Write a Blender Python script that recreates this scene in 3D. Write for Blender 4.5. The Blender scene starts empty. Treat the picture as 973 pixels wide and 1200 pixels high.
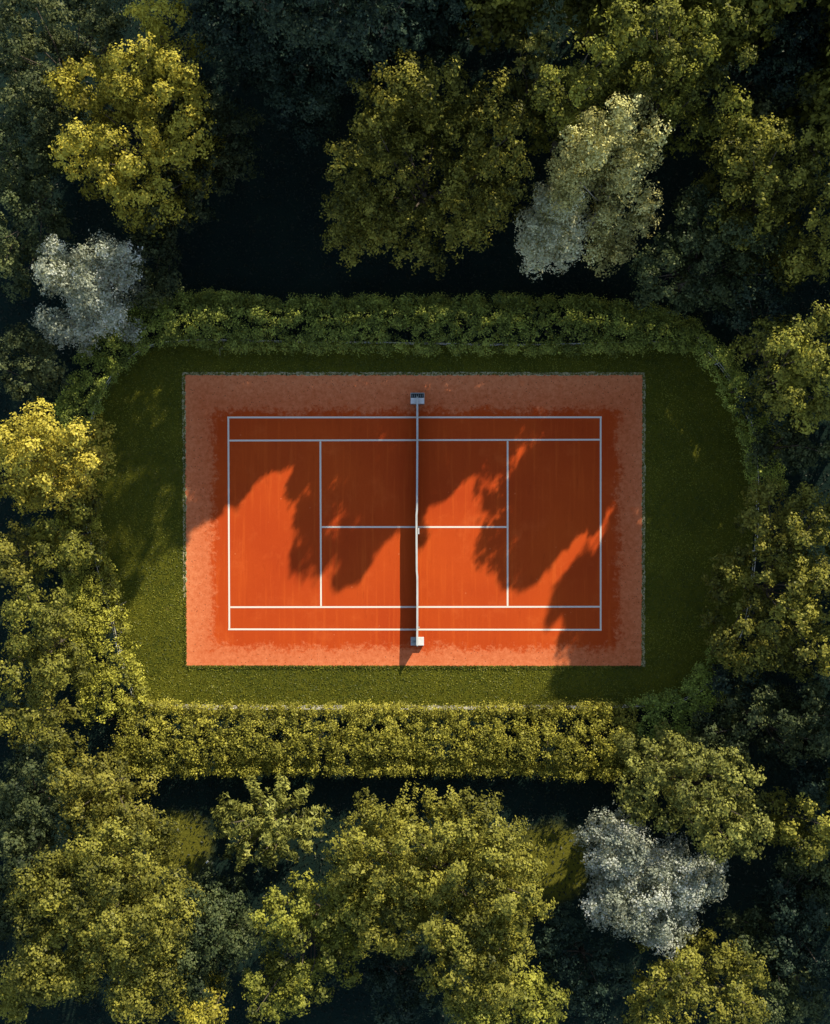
import bpy, math, random
import numpy as np

SEED = 11
rng = np.random.default_rng(SEED)
random.seed(SEED)
scene = bpy.context.scene
COL = scene.collection

# ------------------------------------------------------------------ scale and light
S = 0.0545            # metres per photograph pixel on the ground
CX, CY = 486.5, 600.0
D = 75.0              # drone height
SUN_EL = math.radians(26.5)
SUN_H = np.array([0.507, 0.862])           # horizontal direction towards the sun
COT = 1.0 / math.tan(SUN_EL)


def P(u, v, z=0.0):
    """world x,y of a map position given on the photograph for a thing at height z"""
    k = S * (D - z) / D
    return ((u - CX) * k, -(v - CY) * k)


def Pa(pts, z=0.0):
    a = np.array(pts, float)
    k = S * (D - z) / D
    return np.stack([(a[:, 0] - CX) * k, -(a[:, 1] - CY) * k], 1)


# ------------------------------------------------------------------ materials
def newmat(name):
    m = bpy.data.materials.new(name)
    m.use_nodes = True
    nt = m.node_tree
    nt.nodes.clear()
    out = nt.nodes.new('ShaderNodeOutputMaterial')
    return m, nt, out


def N(nt, t, **kw):
    n = nt.nodes.new(t)
    for k, v in kw.items():
        setattr(n, k, v)
    return n


def noise(nt, vec, scale, detail=4, rough=0.6):
    n = N(nt, 'ShaderNodeTexNoise')
    n.inputs['Scale'].default_value = scale
    n.inputs['Detail'].default_value = detail
    n.inputs['Roughness'].default_value = rough
    if vec is not None:
        nt.links.new(vec, n.inputs['Vector'])
    return n.outputs['Fac']


def ramp(nt, fac, stops):
    r = N(nt, 'ShaderNodeValToRGB')
    el = r.color_ramp.elements
    while len(el) < len(stops):
        el.new(0.5)
    for e, (p, c) in zip(el, stops):
        e.position = p
        e.color = (c[0], c[1], c[2], 1) if len(c) == 3 else c
    nt.links.new(fac, r.inputs['Fac'])
    return r.outputs['Color']


def mix(nt, fac, a, b, mode='MIX'):
    m = N(nt, 'ShaderNodeMix', data_type='RGBA', blend_type=mode)
    for sock, v in ((0, fac), (6, a), (7, b)):
        if hasattr(v, 'links'):
            nt.links.new(v, m.inputs[sock])
        elif sock == 0:
            m.inputs[0].default_value = v
        else:
            m.inputs[sock].default_value = (v[0], v[1], v[2], 1)
    return m.outputs[2]


def mth(nt, op, a, b=0.0, clamp=False):
    m = N(nt, 'ShaderNodeMath', operation=op, use_clamp=clamp)
    for i, v in enumerate((a, b)):
        if hasattr(v, 'links'):
            nt.links.new(v, m.inputs[i])
        else:
            m.inputs[i].default_value = v
    return m.outputs[0]


def sstep(nt, v, lo, hi):
    m = N(nt, 'ShaderNodeMapRange', interpolation_type='SMOOTHSTEP')
    nt.links.new(v, m.inputs[0])
    m.inputs[1].default_value = lo
    m.inputs[2].default_value = hi
    return m.outputs[0]


def coords(nt):
    return N(nt, 'ShaderNodeNewGeometry').outputs['Position']


def finish(nt, out, col, rough=0.9, bump=None, bstr=0.3, bdist=0.05, spec=0.2, metal=0.0):
    b = N(nt, 'ShaderNodeBsdfPrincipled')
    if hasattr(col, 'links'):
        nt.links.new(col, b.inputs['Base Color'])
    else:
        b.inputs['Base Color'].default_value = (*col, 1)
    b.inputs['Roughness'].default_value = rough
    b.inputs['Specular IOR Level'].default_value = spec
    b.inputs['Metallic'].default_value = metal
    if bump is not None:
        bn = N(nt, 'ShaderNodeBump')
        bn.inputs['Strength'].default_value = bstr
        bn.inputs['Distance'].default_value = bdist
        nt.links.new(bump, bn.inputs['Height'])
        nt.links.new(bn.outputs['Normal'], b.inputs['Normal'])
    nt.links.new(b.outputs[0], out.inputs[0])
    return b


def plain(name, col, rough=0.6, var=0.15, scale=8.0, metal=0.0):
    m, nt, out = newmat(name)
    f = noise(nt, coords(nt), scale)
    c = ramp(nt, f, [(0.3, tuple(x * (1 - var) for x in col)), (0.7, tuple(min(1, x * (1 + var)) for x in col))])
    finish(nt, out, c, rough, f, 0.1, 0.01, metal=metal)
    return m


def leaf_mat(name, dark, mid, light, trans=0.15, gloss=0.010):
    """leaf colours vary by leaf ('tint') and by branch ('clump')"""
    m, nt, out = newmat(name)
    at = N(nt, 'ShaderNodeAttribute', attribute_name='tint')
    ac = N(nt, 'ShaderNodeAttribute', attribute_name='clump')
    v = mth(nt, 'ADD', mth(nt, 'MULTIPLY', at.outputs['Fac'], 0.62), mth(nt, 'MULTIPLY', ac.outputs['Fac'], 0.38))
    c = ramp(nt, v, [(0.15, dark), (0.5, mid), (0.85, light)])
    # each plant has its own slight shade of the colour
    oi = N(nt, 'ShaderNodeObjectInfo')
    hv = N(nt, 'ShaderNodeHueSaturation')
    nt.links.new(c, hv.inputs['Color'])
    nt.links.new(mth(nt, 'ADD', 0.500, mth(nt, 'MULTIPLY', oi.outputs['Random'], 0.020)), hv.inputs['Hue'])
    nt.links.new(mth(nt, 'ADD', 0.84, mth(nt, 'MULTIPLY', mth(nt, 'FRACT', mth(nt, 'MULTIPLY', oi.outputs['Random'], 7.31)), 0.30)), hv.inputs['Value'])
    c = hv.outputs[0]
    d = N(nt, 'ShaderNodeBsdfDiffuse')
    t = N(nt, 'ShaderNodeBsdfTranslucent')
    nt.links.new(c, d.inputs[0])
    tc = mix(nt, 1.0, c, (1.0, 0.95, 0.5), 'MULTIPLY')
    nt.links.new(tc, t.inputs[0])
    ms = N(nt, 'ShaderNodeMixShader')
    ms.inputs[0].default_value = trans
    nt.links.new(d.outputs[0], ms.inputs[1])
    nt.links.new(t.outputs[0], ms.inputs[2])
    g = N(nt, 'ShaderNodeBsdfGlossy')
    g.inputs['Roughness'].default_value = 0.45
    g.inputs[0].default_value = (0.9, 0.9, 0.8, 1)
    m2 = N(nt, 'ShaderNodeMixShader')
    m2.inputs[0].default_value = gloss
    nt.links.new(ms.outputs[0], m2.inputs[1])
    nt.links.new(g.outputs[0], m2.inputs[2])
    nt.links.new(m2.outputs[0], out.inputs[0])
    return m


LM = {
    'yellow': leaf_mat('yellow_leaves', (0.086, 0.071, 0.011), (0.393, 0.308, 0.042), (0.624, 0.493, 0.084)),
    'olive': leaf_mat('olive_leaves', (0.033, 0.038, 0.009), (0.187, 0.177, 0.031), (0.369, 0.332, 0.055)),
    'pale': leaf_mat('pale_olive_leaves', (0.042, 0.048, 0.013), (0.201, 0.200, 0.044), (0.401, 0.383, 0.092)),
    'green': leaf_mat('green_leaves', (0.012, 0.020, 0.011), (0.069, 0.086, 0.034), (0.157, 0.169, 0.060)),
    'dark': leaf_mat('dark_leaves', (0.008, 0.018, 0.015), (0.033, 0.058, 0.037), (0.083, 0.116, 0.066)),
    'silver': leaf_mat('silver_blossom', (0.144, 0.154, 0.111), (0.507, 0.534, 0.404), (0.834, 0.846, 0.796), 0.35, 0.0),
    'cream': leaf_mat('sunlit_blossom', (0.118, 0.116, 0.038), (0.562, 0.508, 0.190), (0.914, 0.889, 0.450), 0.25, 0.0),  # blossom of the sunlit crown, warm light put into the colour
    'hedge': leaf_mat('hedge_leaves', (0.057, 0.061, 0.012), (0.296, 0.278, 0.041), (0.581, 0.518, 0.077)),
    'shadehedge': leaf_mat('shaded_hedge_leaves', (0.057, 0.078, 0.020), (0.288, 0.329, 0.065), (0.592, 0.638, 0.112)),  # greener leaves of the shaded hedges, brightened in colour to offset the shade
}
BARK = plain('bark', (0.10, 0.080, 0.060), 0.9, 0.35, 14)
PALEBARK = plain('pale_bark', (0.34, 0.31, 0.25), 0.85, 0.25, 14)
WHITE = plain('white_paint', (0.80, 0.80, 0.78), 0.5, 0.06, 5)
GREYP = plain('grey_paint', (0.36, 0.38, 0.36), 0.5, 0.12, 6)
RAILM = plain('galvanised_rail', (0.68, 0.66, 0.60), 0.5, 0.25, 2.5)
NETM = plain('black_netting', (0.020, 0.024, 0.022), 0.9, 0.3, 30)
DARKP = plain('dark_panel', (0.015, 0.030, 0.035), 0.5, 0.3, 20)


def ground_material():
    m, nt, out = newmat('forest_floor')
    p = coords(nt)
    a = noise(nt, p, 0.25, 5, 0.6)
    b = noise(nt, p, 6.0, 5, 0.7)
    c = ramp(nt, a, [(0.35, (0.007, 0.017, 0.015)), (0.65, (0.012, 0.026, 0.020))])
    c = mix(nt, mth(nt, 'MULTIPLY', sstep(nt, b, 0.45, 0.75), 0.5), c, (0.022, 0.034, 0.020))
    for (u, v, rr) in ((212, 988, 1.9), (646, 1012, 2.4)):  # two sunlit spots painted lighter than the dark shaded ground around them
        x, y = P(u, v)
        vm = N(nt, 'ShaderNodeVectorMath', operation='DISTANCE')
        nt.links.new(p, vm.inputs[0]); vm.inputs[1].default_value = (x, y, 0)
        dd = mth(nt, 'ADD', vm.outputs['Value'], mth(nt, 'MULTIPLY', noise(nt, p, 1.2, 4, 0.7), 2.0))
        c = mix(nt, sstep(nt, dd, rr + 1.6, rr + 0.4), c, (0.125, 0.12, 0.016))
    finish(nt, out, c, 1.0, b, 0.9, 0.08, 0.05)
    return m


def lawn_material():
    m, nt, out = newmat('lawn_turf')
    p = coords(nt)
    a = noise(nt, p, 0.35, 5, 0.6)
    b = noise(nt, p, 3.0, 5, 0.75)
    f = noise(nt, p, 14.0, 3, 0.7)
    c = ramp(nt, a, [(0.3, (0.068, 0.080, 0.010)), (0.7, (0.120, 0.120, 0.012))])
    c = mix(nt, mth(nt, 'MULTIPLY', sstep(nt, b, 0.40, 0.72), 0.55), c, (0.17, 0.145, 0.013))
    c = mix(nt, mth(nt, 'MULTIPLY', sstep(nt, f, 0.5, 0.75), 0.5), c, (0.050, 0.055, 0.009))
    wn = noise(nt, p, 0.9, 6, 0.75)
    c = mix(nt, mth(nt, 'MULTIPLY', sstep(nt, wn, 0.58, 0.74), 0.45), c, (0.20, 0.155, 0.045))
    finish(nt, out, c, 1.0, f, 0.8, 0.06, 0.05)
    return m


def court_material():
    """inner field of orange clay, worn pale outer run-off with an uneven border"""
    m, nt, out = newmat('orange_clay')
    p = coords(nt)
    sep = N(nt, 'ShaderNodeSeparateXYZ')
    nt.links.new(p, sep.inputs[0])
    x0, y0 = P(252, 756)
    x1, y1 = P(722, 484)
    cx, cy, hx, hy = (x0 + x1) / 2, (y0 + y1) / 2, (x1 - x0) / 2, (y1 - y0) / 2
    dx = mth(nt, 'SUBTRACT', mth(nt, 'ABSOLUTE', mth(nt, 'SUBTRACT', sep.outputs[0], cx)), hx)
    dy = mth(nt, 'SUBTRACT', mth(nt, 'ABSOLUTE', mth(nt, 'SUBTRACT', sep.outputs[1], cy)), hy)
    d = mth(nt, 'SMOOTH_MAX', dx, dy)
    d.node.inputs[2].default_value = 1.2
    w = noise(nt, p, 0.55, 3, 0.6)
    w2 = noise(nt, p, 3.2, 6, 0.75)
    d = mth(nt, 'ADD', d, mth(nt, 'MULTIPLY', mth(nt, 'SUBTRACT', w, 0.5), 1.5))
    d = mth(nt, 'ADD', d, mth(nt, 'MULTIPLY', mth(nt, 'SUBTRACT', w2, 0.5), 2.3))
    edge = sstep(nt, d, -0.20, 0.50)
    far = sstep(nt, d, 0.3, 2.6)
    n1 = noise(nt, p, 0.16, 3, 0.5)
    n2 = noise(nt, p, 9.0, 4, 0.7)
    inner = ramp(nt, n1, [(0.3, (0.50, 0.060, 0.013)), (0.7, (0.61, 0.087, 0.015))])
    inner = mix(nt, mth(nt, 'MULTIPLY', sstep(nt, n2, 0.5, 0.8), 0.18), inner, (0.45, 0.055, 0.006))
    # long faint drag marks across the court
    mp = N(nt, 'ShaderNodeMapping')
    mp.inputs['Scale'].default_value = (2.2, 0.10, 1)
    nt.links.new(p, mp.inputs[0])
    dr = noise(nt, mp.outputs[0], 1.6, 4, 0.6)
    inner = mix(nt, mth(nt, 'MULTIPLY', sstep(nt, dr, 0.50, 0.70), 0.36), inner, (0.74, 0.13, 0.022))
    sc = noise(nt, p, 22.0, 2, 0.6)
    inner = mix(nt, mth(nt, 'MULTIPLY', sstep(nt, sc, 0.70, 0.78), 0.5), inner, (0.85, 0.30, 0.12))
    outer = ramp(nt, w2, [(0.3, (0.62, 0.14, 0.045)), (0.62, (0.76, 0.205, 0.08))])
    outer = mix(nt, far, outer, ramp(nt, w2, [(0.3, (0.76, 0.21, 0.078)), (0.62, (0.87, 0.29, 0.122))]))
    mw = noise(nt, p, 2.2, 4, 0.7)
    mv = N(nt, 'ShaderNodeVectorMath', operation='SCALE')
    nt.links.new(p, mv.inputs[0]); nt.links.new(mth(nt, 'ADD', 1.0, mth(nt, 'MULTIPLY', mw, 0.05)), mv.inputs['Scale'])
    mot = noise(nt, mv.outputs[0], 4.5, 7, 0.85)
    outer = mix(nt, mth(nt, 'MULTIPLY', sstep(nt, mot, 0.53, 0.64), 0.42), outer, (0.46, 0.095, 0.028))
    # pits and crumbs
    vo = N(nt, 'ShaderNodeTexVoronoi')
    vo.inputs['Scale'].default_value = 4.6
    nt.links.new(p, vo.inputs['Vector'])
    pit = mth(nt, 'LESS_THAN', vo.outputs['Distance'], 0.16)
    pit = mth(nt, 'MULTIPLY', pit, sstep(nt, noise(nt, p, 2.4, 3, 0.6), 0.40, 0.50))
    outer = mix(nt, mth(nt, 'MULTIPLY', pit, 0.65), outer, (0.20, 0.045, 0.022))
    # sweeping marks and skids left on the playing field, paler dust drifts behind the baselines
    mp2 = N(nt, 'ShaderNodeMapping')
    mp2.inputs['Scale'].default_value = (0.9, 0.22, 1)
    mp2.inputs['Rotation'].default_value = (0, 0, 0.5)
    nt.links.new(p, mp2.inputs[0])
    sk = noise(nt, mp2.outputs[0], 2.6, 7, 0.8)
    inner = mix(nt, mth(nt, 'MULTIPLY', sstep(nt, sk, 0.54, 0.68), 0.34), inner, (0.40, 0.048, 0.010))
    du = noise(nt, p, 0.42, 6, 0.7)
    inner = mix(nt, mth(nt, 'MULTIPLY', sstep(nt, du, 0.52, 0.72), 0.42), inner, (0.72, 0.135, 0.030))
    vb = N(nt, 'ShaderNodeTexVoronoi')
    vb.inputs['Scale'].default_value = 0.9
    nt.links.new(p, vb.inputs['Vector'])
    inner = mix(nt, mth(nt, 'MULTIPLY', mth(nt, 'LESS_THAN', vb.outputs['Distance'], 0.045), 0.35), inner, (0.82, 0.26, 0.10))
    c = mix(nt, edge, inner, outer)
    bsum = mth(nt, 'ADD', mth(nt, 'MULTIPLY', n2, 0.4), mth(nt, 'MULTIPLY', mth(nt, 'MULTIPLY', mot, edge), 1.0))
    finish(nt, out, c, 0.95, bsum, 0.45, 0.03, 0.0)
    return m


def line_material():
    m, nt, out = newmat('line_paint')
    p = coords(nt)
    n1 = noise(nt, p, 7.0, 5, 0.75)
    n2 = noise(nt, p, 30.0, 3, 0.7)
    c = mix(nt, mth(nt, 'MULTIPLY', sstep(nt, n1, 0.55, 0.8), 0.35), (0.88, 0.80, 0.66), (0.75, 0.46, 0.30))
    finish(nt, out, c, 0.8, n2, 0.15, 0.01, 0.2)
    return m


def edging_material():
    m, nt, out = newmat('sandy_edging')
    p = coords(nt)
    n1 = noise(nt, p, 5.0, 5, 0.8)
    c = ramp(nt, n1, [(0.30, (0.10, 0.11, 0.04)), (0.5, (0.48, 0.42, 0.22)), (0.68, (0.80, 0.70, 0.46))])
    finish(nt, out, c, 0.95, n1, 0.5, 0.03, 0.1)
    return m


M_GROUND, M_LAWN, M_COURT, M_LINE, M_EDGE = ground_material(), lawn_material(), court_material(), line_material(), edging_material()
M_GRASS = leaf_mat('grass_blades', (0.058, 0.072, 0.010), (0.125, 0.126, 0.013), (0.30, 0.27, 0.030), 0.2, 0.02)
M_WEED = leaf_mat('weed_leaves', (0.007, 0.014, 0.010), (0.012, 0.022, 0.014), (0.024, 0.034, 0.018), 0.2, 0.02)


# ------------------------------------------------------------------ object helpers
def tag(o, label=None, cat=None, group=None, kind=None):
    if label: o['label'] = label
    if cat: o['category'] = cat
    if group: o['group'] = group
    if kind: o['kind'] = kind
    return o


def empty(name, x=0, y=0, z=0):
    o = bpy.data.objects.new(name, None)
    COL.objects.link(o)
    o.location = (x, y, z)
    o.empty_display_size = 0.5
    return o


def link(name, me, mat, parent=None, smooth=False):
    o = bpy.data.objects.new(name, me)
    COL.objects.link(o)
    if mat is not None:
        me.materials.append(mat)
    if smooth:
        me.polygons.foreach_set('use_smooth', np.ones(len(me.polygons), bool))
    if parent is not None:
        o.parent = parent
    return o


def mesh_py(name, V, F):
    me = bpy.data.meshes.new(name)
    me.from_pydata([tuple(map(float, v)) for v in V], [], F)
    me.update()
    return me


class MB:
    """collects boxes and tubes, builds them as one mesh"""
    def __init__(self):
        self.V, self.F = [], []

    def box(self, x0, x1, y0, y1, z0, z1, bev=0.0):
        b = len(self.V)
        i = bev
        # bevelled box: bottom ring, top ring, inset cap ring
        rings = [[(x0, y0, z0), (x1, y0, z0), (x1, y1, z0), (x0, y1, z0)],
                 [(x0, y0, z1 - i), (x1, y0, z1 - i), (x1, y1, z1 - i), (x0, y1, z1 - i)]]
        if i > 0:
            rings.append([(x0 + i, y0 + i, z1), (x1 - i, y0 + i, z1), (x1 - i, y1 - i, z1), (x0 + i, y1 - i, z1)])
        for r in rings: self.V += r
        for k in range(len(rings) - 1):
            for j in range(4):
                a, c = b + 4 * k + j, b + 4 * k + (j + 1) % 4
                self.F.append((a, c, c + 4, a + 4))
        self.F.append((b + 3, b + 2, b + 1, b))
        t = b + 4 * (len(rings) - 1)
        self.F.append((t, t + 1, t + 2, t + 3))
        return self

    def tube(self, pts, rad, n=6):
        pts = [np.array(p, float) for p in pts]
        if not hasattr(rad, '__len__'): rad = [rad] * len(pts)
        b = len(self.V)
        for i, p in enumerate(pts):
            d = pts[min(i + 1, len(pts) - 1)] - pts[max(i - 1, 0)]
            d /= (np.linalg.norm(d) + 1e-9)
            u = np.cross(d, (0, 0, 1.0)) if abs(d[2]) < 0.9 else np.cross(d, (1.0, 0, 0))
            u /= np.linalg.norm(u)
            w = np.cross(d, u)
            for j in range(n):
                a = 2 * math.pi * j / n
                self.V.append(tuple(p + rad[i] * (math.cos(a) * u + math.sin(a) * w)))
        for i in range(len(pts) - 1):
            for j in range(n):
                a = b + i * n + j
                c = b + i * n + (j + 1) % n
                self.F.append((a, c, c + n, a + n))
        self.F.append(tuple(b + j for j in range(n))[::-1])
        self.F.append(tuple(b + (len(pts) - 1) * n + j for j in range(n)))
        return self

    def build(self, name, mat, parent=None, smooth=False):
        return link(name, mesh_py(name, self.V, self.F), mat, parent, smooth)


def poly_sheet(name, pts_xy, z, mat, parent=None):
    V = [(x, y, z) for x, y in pts_xy]
    me = mesh_py(name, V, [tuple(range(len(V)))])
    if me.polygons[0].normal.z < 0:
        me.flip_normals()
    return link(name, me, mat, parent)


def leaves_mesh(name, C, Nrm, L, Wd, tint, clump, origin=(0, 0, 0), T=None):
    """one rhombic leaf per row of C"""
    n = len(C)
    if T is None:
        T = rng.normal(size=(n, 3))
    T = T - Nrm * np.sum(T * Nrm, 1, keepdims=True)
    T /= np.linalg.norm(T, axis=1, keepdims=True) + 1e-9
    B = np.cross(Nrm, T)
    L = np.asarray(L).reshape(-1, 1) * 0.5
    Wd = np.asarray(Wd).reshape(-1, 1) * 0.5
    V = np.empty((n, 4, 3))
    V[:, 0] = C - T * L
    V[:, 1] = C + B * Wd + T * L * 0.15
    V[:, 2] = C + T * L - Nrm * L * 0.25
    V[:, 3] = C - B * Wd + T * L * 0.15
    V -= np.array(origin)
    me = bpy.data.meshes.new(name)
    me.vertices.add(n * 4)
    me.vertices.foreach_set('co', V.reshape(-1).astype(np.float32))
    me.loops.add(n * 4)
    me.loops.foreach_set('vertex_index', np.arange(n * 4, dtype=np.int32))
    me.polygons.add(n)
    me.polygons.foreach_set('loop_start', np.arange(0, n * 4, 4, dtype=np.int32))
    me.polygons.foreach_set('loop_total', np.full(n, 4, dtype=np.int32))
    for nm, a in (('tint', tint), ('clump', clump)):
        at = me.attributes.new(nm, 'FLOAT', 'POINT')
        at.data.foreach_set('value', np.repeat(a, 4).astype(np.float32))
    me.update()
    me.validate()
    return me


# ------------------------------------------------------------------ where the sun reaches the ground
LIT0 = [
 [(112,752),(128,735),(150,712),(165,690),(170,672),(185,652),(200,645),(216,641),(222,625),(240,610),(260,600),(266,584),(278,592),(290,572),(305,555),(322,545),(330,550),(345,540),(348,549),(337,575),(332,592),(345,590),(347,620),(345,648),(340,672),(352,668),(358,678),(365,662),(372,681),(379,668),(385,664),(398,690),(408,684),(420,680),(432,660),(445,640),(455,630),(470,626),(489,632),(494,640),(500,630),(492,612),(498,592),(510,584),(525,580),(540,562),(558,552),(566,547),(562,562),(556,575),(562,590),(563,605),(556,620),(552,640),(556,655),(560,672),(568,656),(574,678),(580,670),(588,692),(597,684),(608,692),(622,685),(640,665),(655,645),(670,632),(682,620),(690,612),(694,626),(702,616),(710,590),(721,590),(717,612),(708,634),(700,650),(695,660),(690,648),(678,655),(668,668),(655,685),(648,705),(642,722),(640,734),(650,728),(662,716),(664,735),(656,750),(652,765),(664,775),(668,782),(650,785),(642,800),(636,832),(160,832),(150,820)],
 [(676,590),(680,570),(690,553),(692,560),(686,578),(679,592)],
 [(700,582),(708,566),(722,557),(724,562),(714,575),(704,586)],
 [(186,962),(206,958),(240,972),(244,985),(236,1002),(215,1014),(186,1012)],
 [(618,1000),(640,992),(668,988),(672,996),(660,1012),(668,1024),(652,1036),(624,1034)],
]
LIT2 = [[(104,668),(150,700),(140,740),(165,815),(255,822),(640,826),(740,838),(732,902),(600,906),(300,906),(150,912),(104,880),(88,800),(84,700)]]


def inside(poly, q):
    x, y = q[:, 0], q[:, 1]
    r = np.zeros(len(q), bool)
    n = len(poly)
    for i in range(n):
        x1, y1 = poly[i]
        x2, y2 = poly[(i + 1) % n]
        if y1 == y2: continue
        c = ((y1 > y) != (y2 > y)) & (x < (x2 - x1) * (y - y1) / (y2 - y1) + x1)
        r ^= c
    return r


DAPPLE = [(215,362),(500,362),(790,366),(812,378),(800,380),(600,378),(300,378),(180,380),(120,440),(100,440),(150,386)]
LIT0W = [Pa(p) for p in LIT0]
LIT2W = [Pa(p, 2.4) for p in LIT2]
DAPW = Pa(DAPPLE, 2.4)
DAPW3 = Pa([(205, 360), (150, 372), (108, 402), (80, 450), (70, 505), (90, 508), (104, 464), (130, 428), (165, 396), (205, 380)], 2.4)
DAPW2 = Pa([(838, 388), (872, 428), (898, 480), (918, 560), (900, 560), (884, 490), (860, 436), (828, 398)], 2.4)


def sunlit_gap(C, cl, fuzz=0.12):
    """True for leaves in the way of the drawn sun patches, cut to shape the light"""
    out = np.zeros(len(C), bool)
    wob = (np.sin(cl * 91.7)[:, None]) * SUN_H[None] * 0.30
    jit = rng.normal(size=(len(C), 2)) * fuzz
    for polys, z0, mn in ((LIT0W, 0.0, 0.6), (LIT2W, 2.4, 1.6)):
        q = C[:, :2] - SUN_H[None] * ((C[:, 2] - z0) * COT)[:, None] + jit + wob
        m = C[:, 2] > z0 + mn
        for p in polys:
            out |= inside(p, q) & m
    q = C[:, :2] - SUN_H[None] * ((C[:, 2] - 2.4) * COT)[:, None]
    # perpendicular to the beam the gaps are about half a metre wide
    w = vnoise3(np.stack([q[:, 0] * 1.5, q[:, 1] * 1.5, q[:, 0] * 0], 1), 2.0, 77)
    out |= inside(DAPW3, q) & (C[:, 2] > 3.6) & (w > -0.1)
    out |= (inside(DAPW, q) | inside(DAPW2, q)) & (C[:, 2] > 4.0) & (w > -0.45)
    return out


def vnoise3(p, scale, seed):
    """cheap smooth noise for clumping"""
    r = np.random.default_rng(seed)
    a = np.zeros(len(p))
    for k in range(6):
        w = r.normal(size=3) * scale * (1 + 0.5 * k)
        a += np.sin(p @ w + r.uniform(0, 6.28)) / (1 + 0.4 * k)
    return a / 2.6


# ------------------------------------------------------------------ foliage
STYLE = {   # clump radius, clump axes (radial, tangential, vertical), spacing, leaves per m2, leaf length, leaf width, share dropped, upward bias
    'clumpy': dict(rc=(0.48, 0.88), ax=(1.05, 1.0, 0.85), sp=0.10, gapd=1.14, dens=215, L=0.155, W=0.13, gap=0.10, up=0.5),
    'spray': dict(rc=(0.46, 0.82), ax=(1.65, 0.80, 0.60), sp=0.10, gapd=1.02, dens=205, L=0.175, W=0.115, gap=0.06, up=0.5),
    'dense': dict(rc=(0.50, 0.95), ax=(1.1, 1.0, 0.8), sp=0.11, gapd=1.06, dens=205, L=0.15, W=0.125, gap=0.03, up=0.6),
    'fine': dict(rc=(0.50, 0.85), ax=(1.1, 1.0, 0.8), sp=0.11, gapd=0.80, dens=260, L=0.135, W=0.11, gap=0.02, up=0.5),
    'sparse': dict(rc=(0.42, 0.80), ax=(1.2, 0.9, 0.7), sp=0.12, gapd=1.15, dens=190, L=0.155, W=0.125, gap=0.22, up=0.5),
    'needle': dict(rc=(0.34, 0.62), ax=(1.9, 0.6, 0.6), sp=0.09, gapd=0.80, dens=170, L=0.27, W=0.11, gap=0.04, up=0.3),
}


def crown_clumps(lobes, st, seed):
    """centres, radial directions and radii of the leaf clumps over a set of lobes; lobe = x, y, z, rx, ry, rz"""
    r = np.random.default_rng(seed)
    Q, Dr, Lv = [], [], []
    for li, (x, y, z, rx, ry, rz) in enumerate(lobes):
        area = math.pi * rx * ry
        n = int(area * 14)
        d = r.normal(size=(n, 3))
        d[:, 2] = np.abs(d[:, 2]) * 1.1 - 0.30
        d /= np.linalg.norm(d, axis=1, keepdims=True)
        rad = 0.88 + 0.15 * vnoise3(d, 2.4, seed + 5 + li) + r.normal(size=n) * 0.05
        lay = np.zeros(n)
        inner = r.random(n) < 0.38
        rad[inner] = r.uniform(0.25, 0.68, inner.sum())
        lay[inner] = 1
        q = d * rad[:, None] * np.array([rx, ry, rz]) + np.array([x, y, z])
        q[inner, 2] -= 0.25 * rz
        # nothing buried inside a neighbouring lobe
        ok = np.ones(n, bool)
        for lj, (a, b, c, ra, rb, rcz) in enumerate(lobes):
            if lj != li:
                e = ((q[:, 0] - a) / ra) ** 2 + ((q[:, 1] - b) / rb) ** 2 + ((q[:, 2] - c) / rcz) ** 2
                ok &= e > 0.5
        Q.append(q[ok]); Dr.append(d[ok]); Lv.append(lay[ok])
    Q, Dr, Lv = np.concatenate(Q), np.concatenate(Dr), np.concatenate(Lv)
    order = np.argsort(Lv + 0.3 * r.random(len(Q)), kind='stable')
    Q, Dr, Lv = Q[order], Dr[order], Lv[order]
    got = np.empty((0, 3)); idx = []
    for i in range(len(Q)):
        mind = st['gapd'] * (1.0 if Lv[i] == 0 else 1.25)
        if len(got):
            df = got - Q[i]
            df[:, 2] *= 0.8
            if (df * df).sum(1).min() < mind * mind:
                continue
        got = np.vstack([got, Q[i]]); idx.append(i)
    idx = np.array(idx)
    keep = (vnoise3(Q[idx], 0.9, seed + 9) > -1.15 + 2.4 * st['gap']) | (r.random(len(idx)) > 0.8) | (Lv[idx] == 1)
    idx = idx[keep]
    C, R3, L = Q[idx], Dr[idx], Lv[idx]
    rc = r.uniform(*st['rc'], len(C))
    C = C + r.normal(size=C.shape) * np.array([0.08, 0.08, 0.22])
    return C, R3, rc


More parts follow.
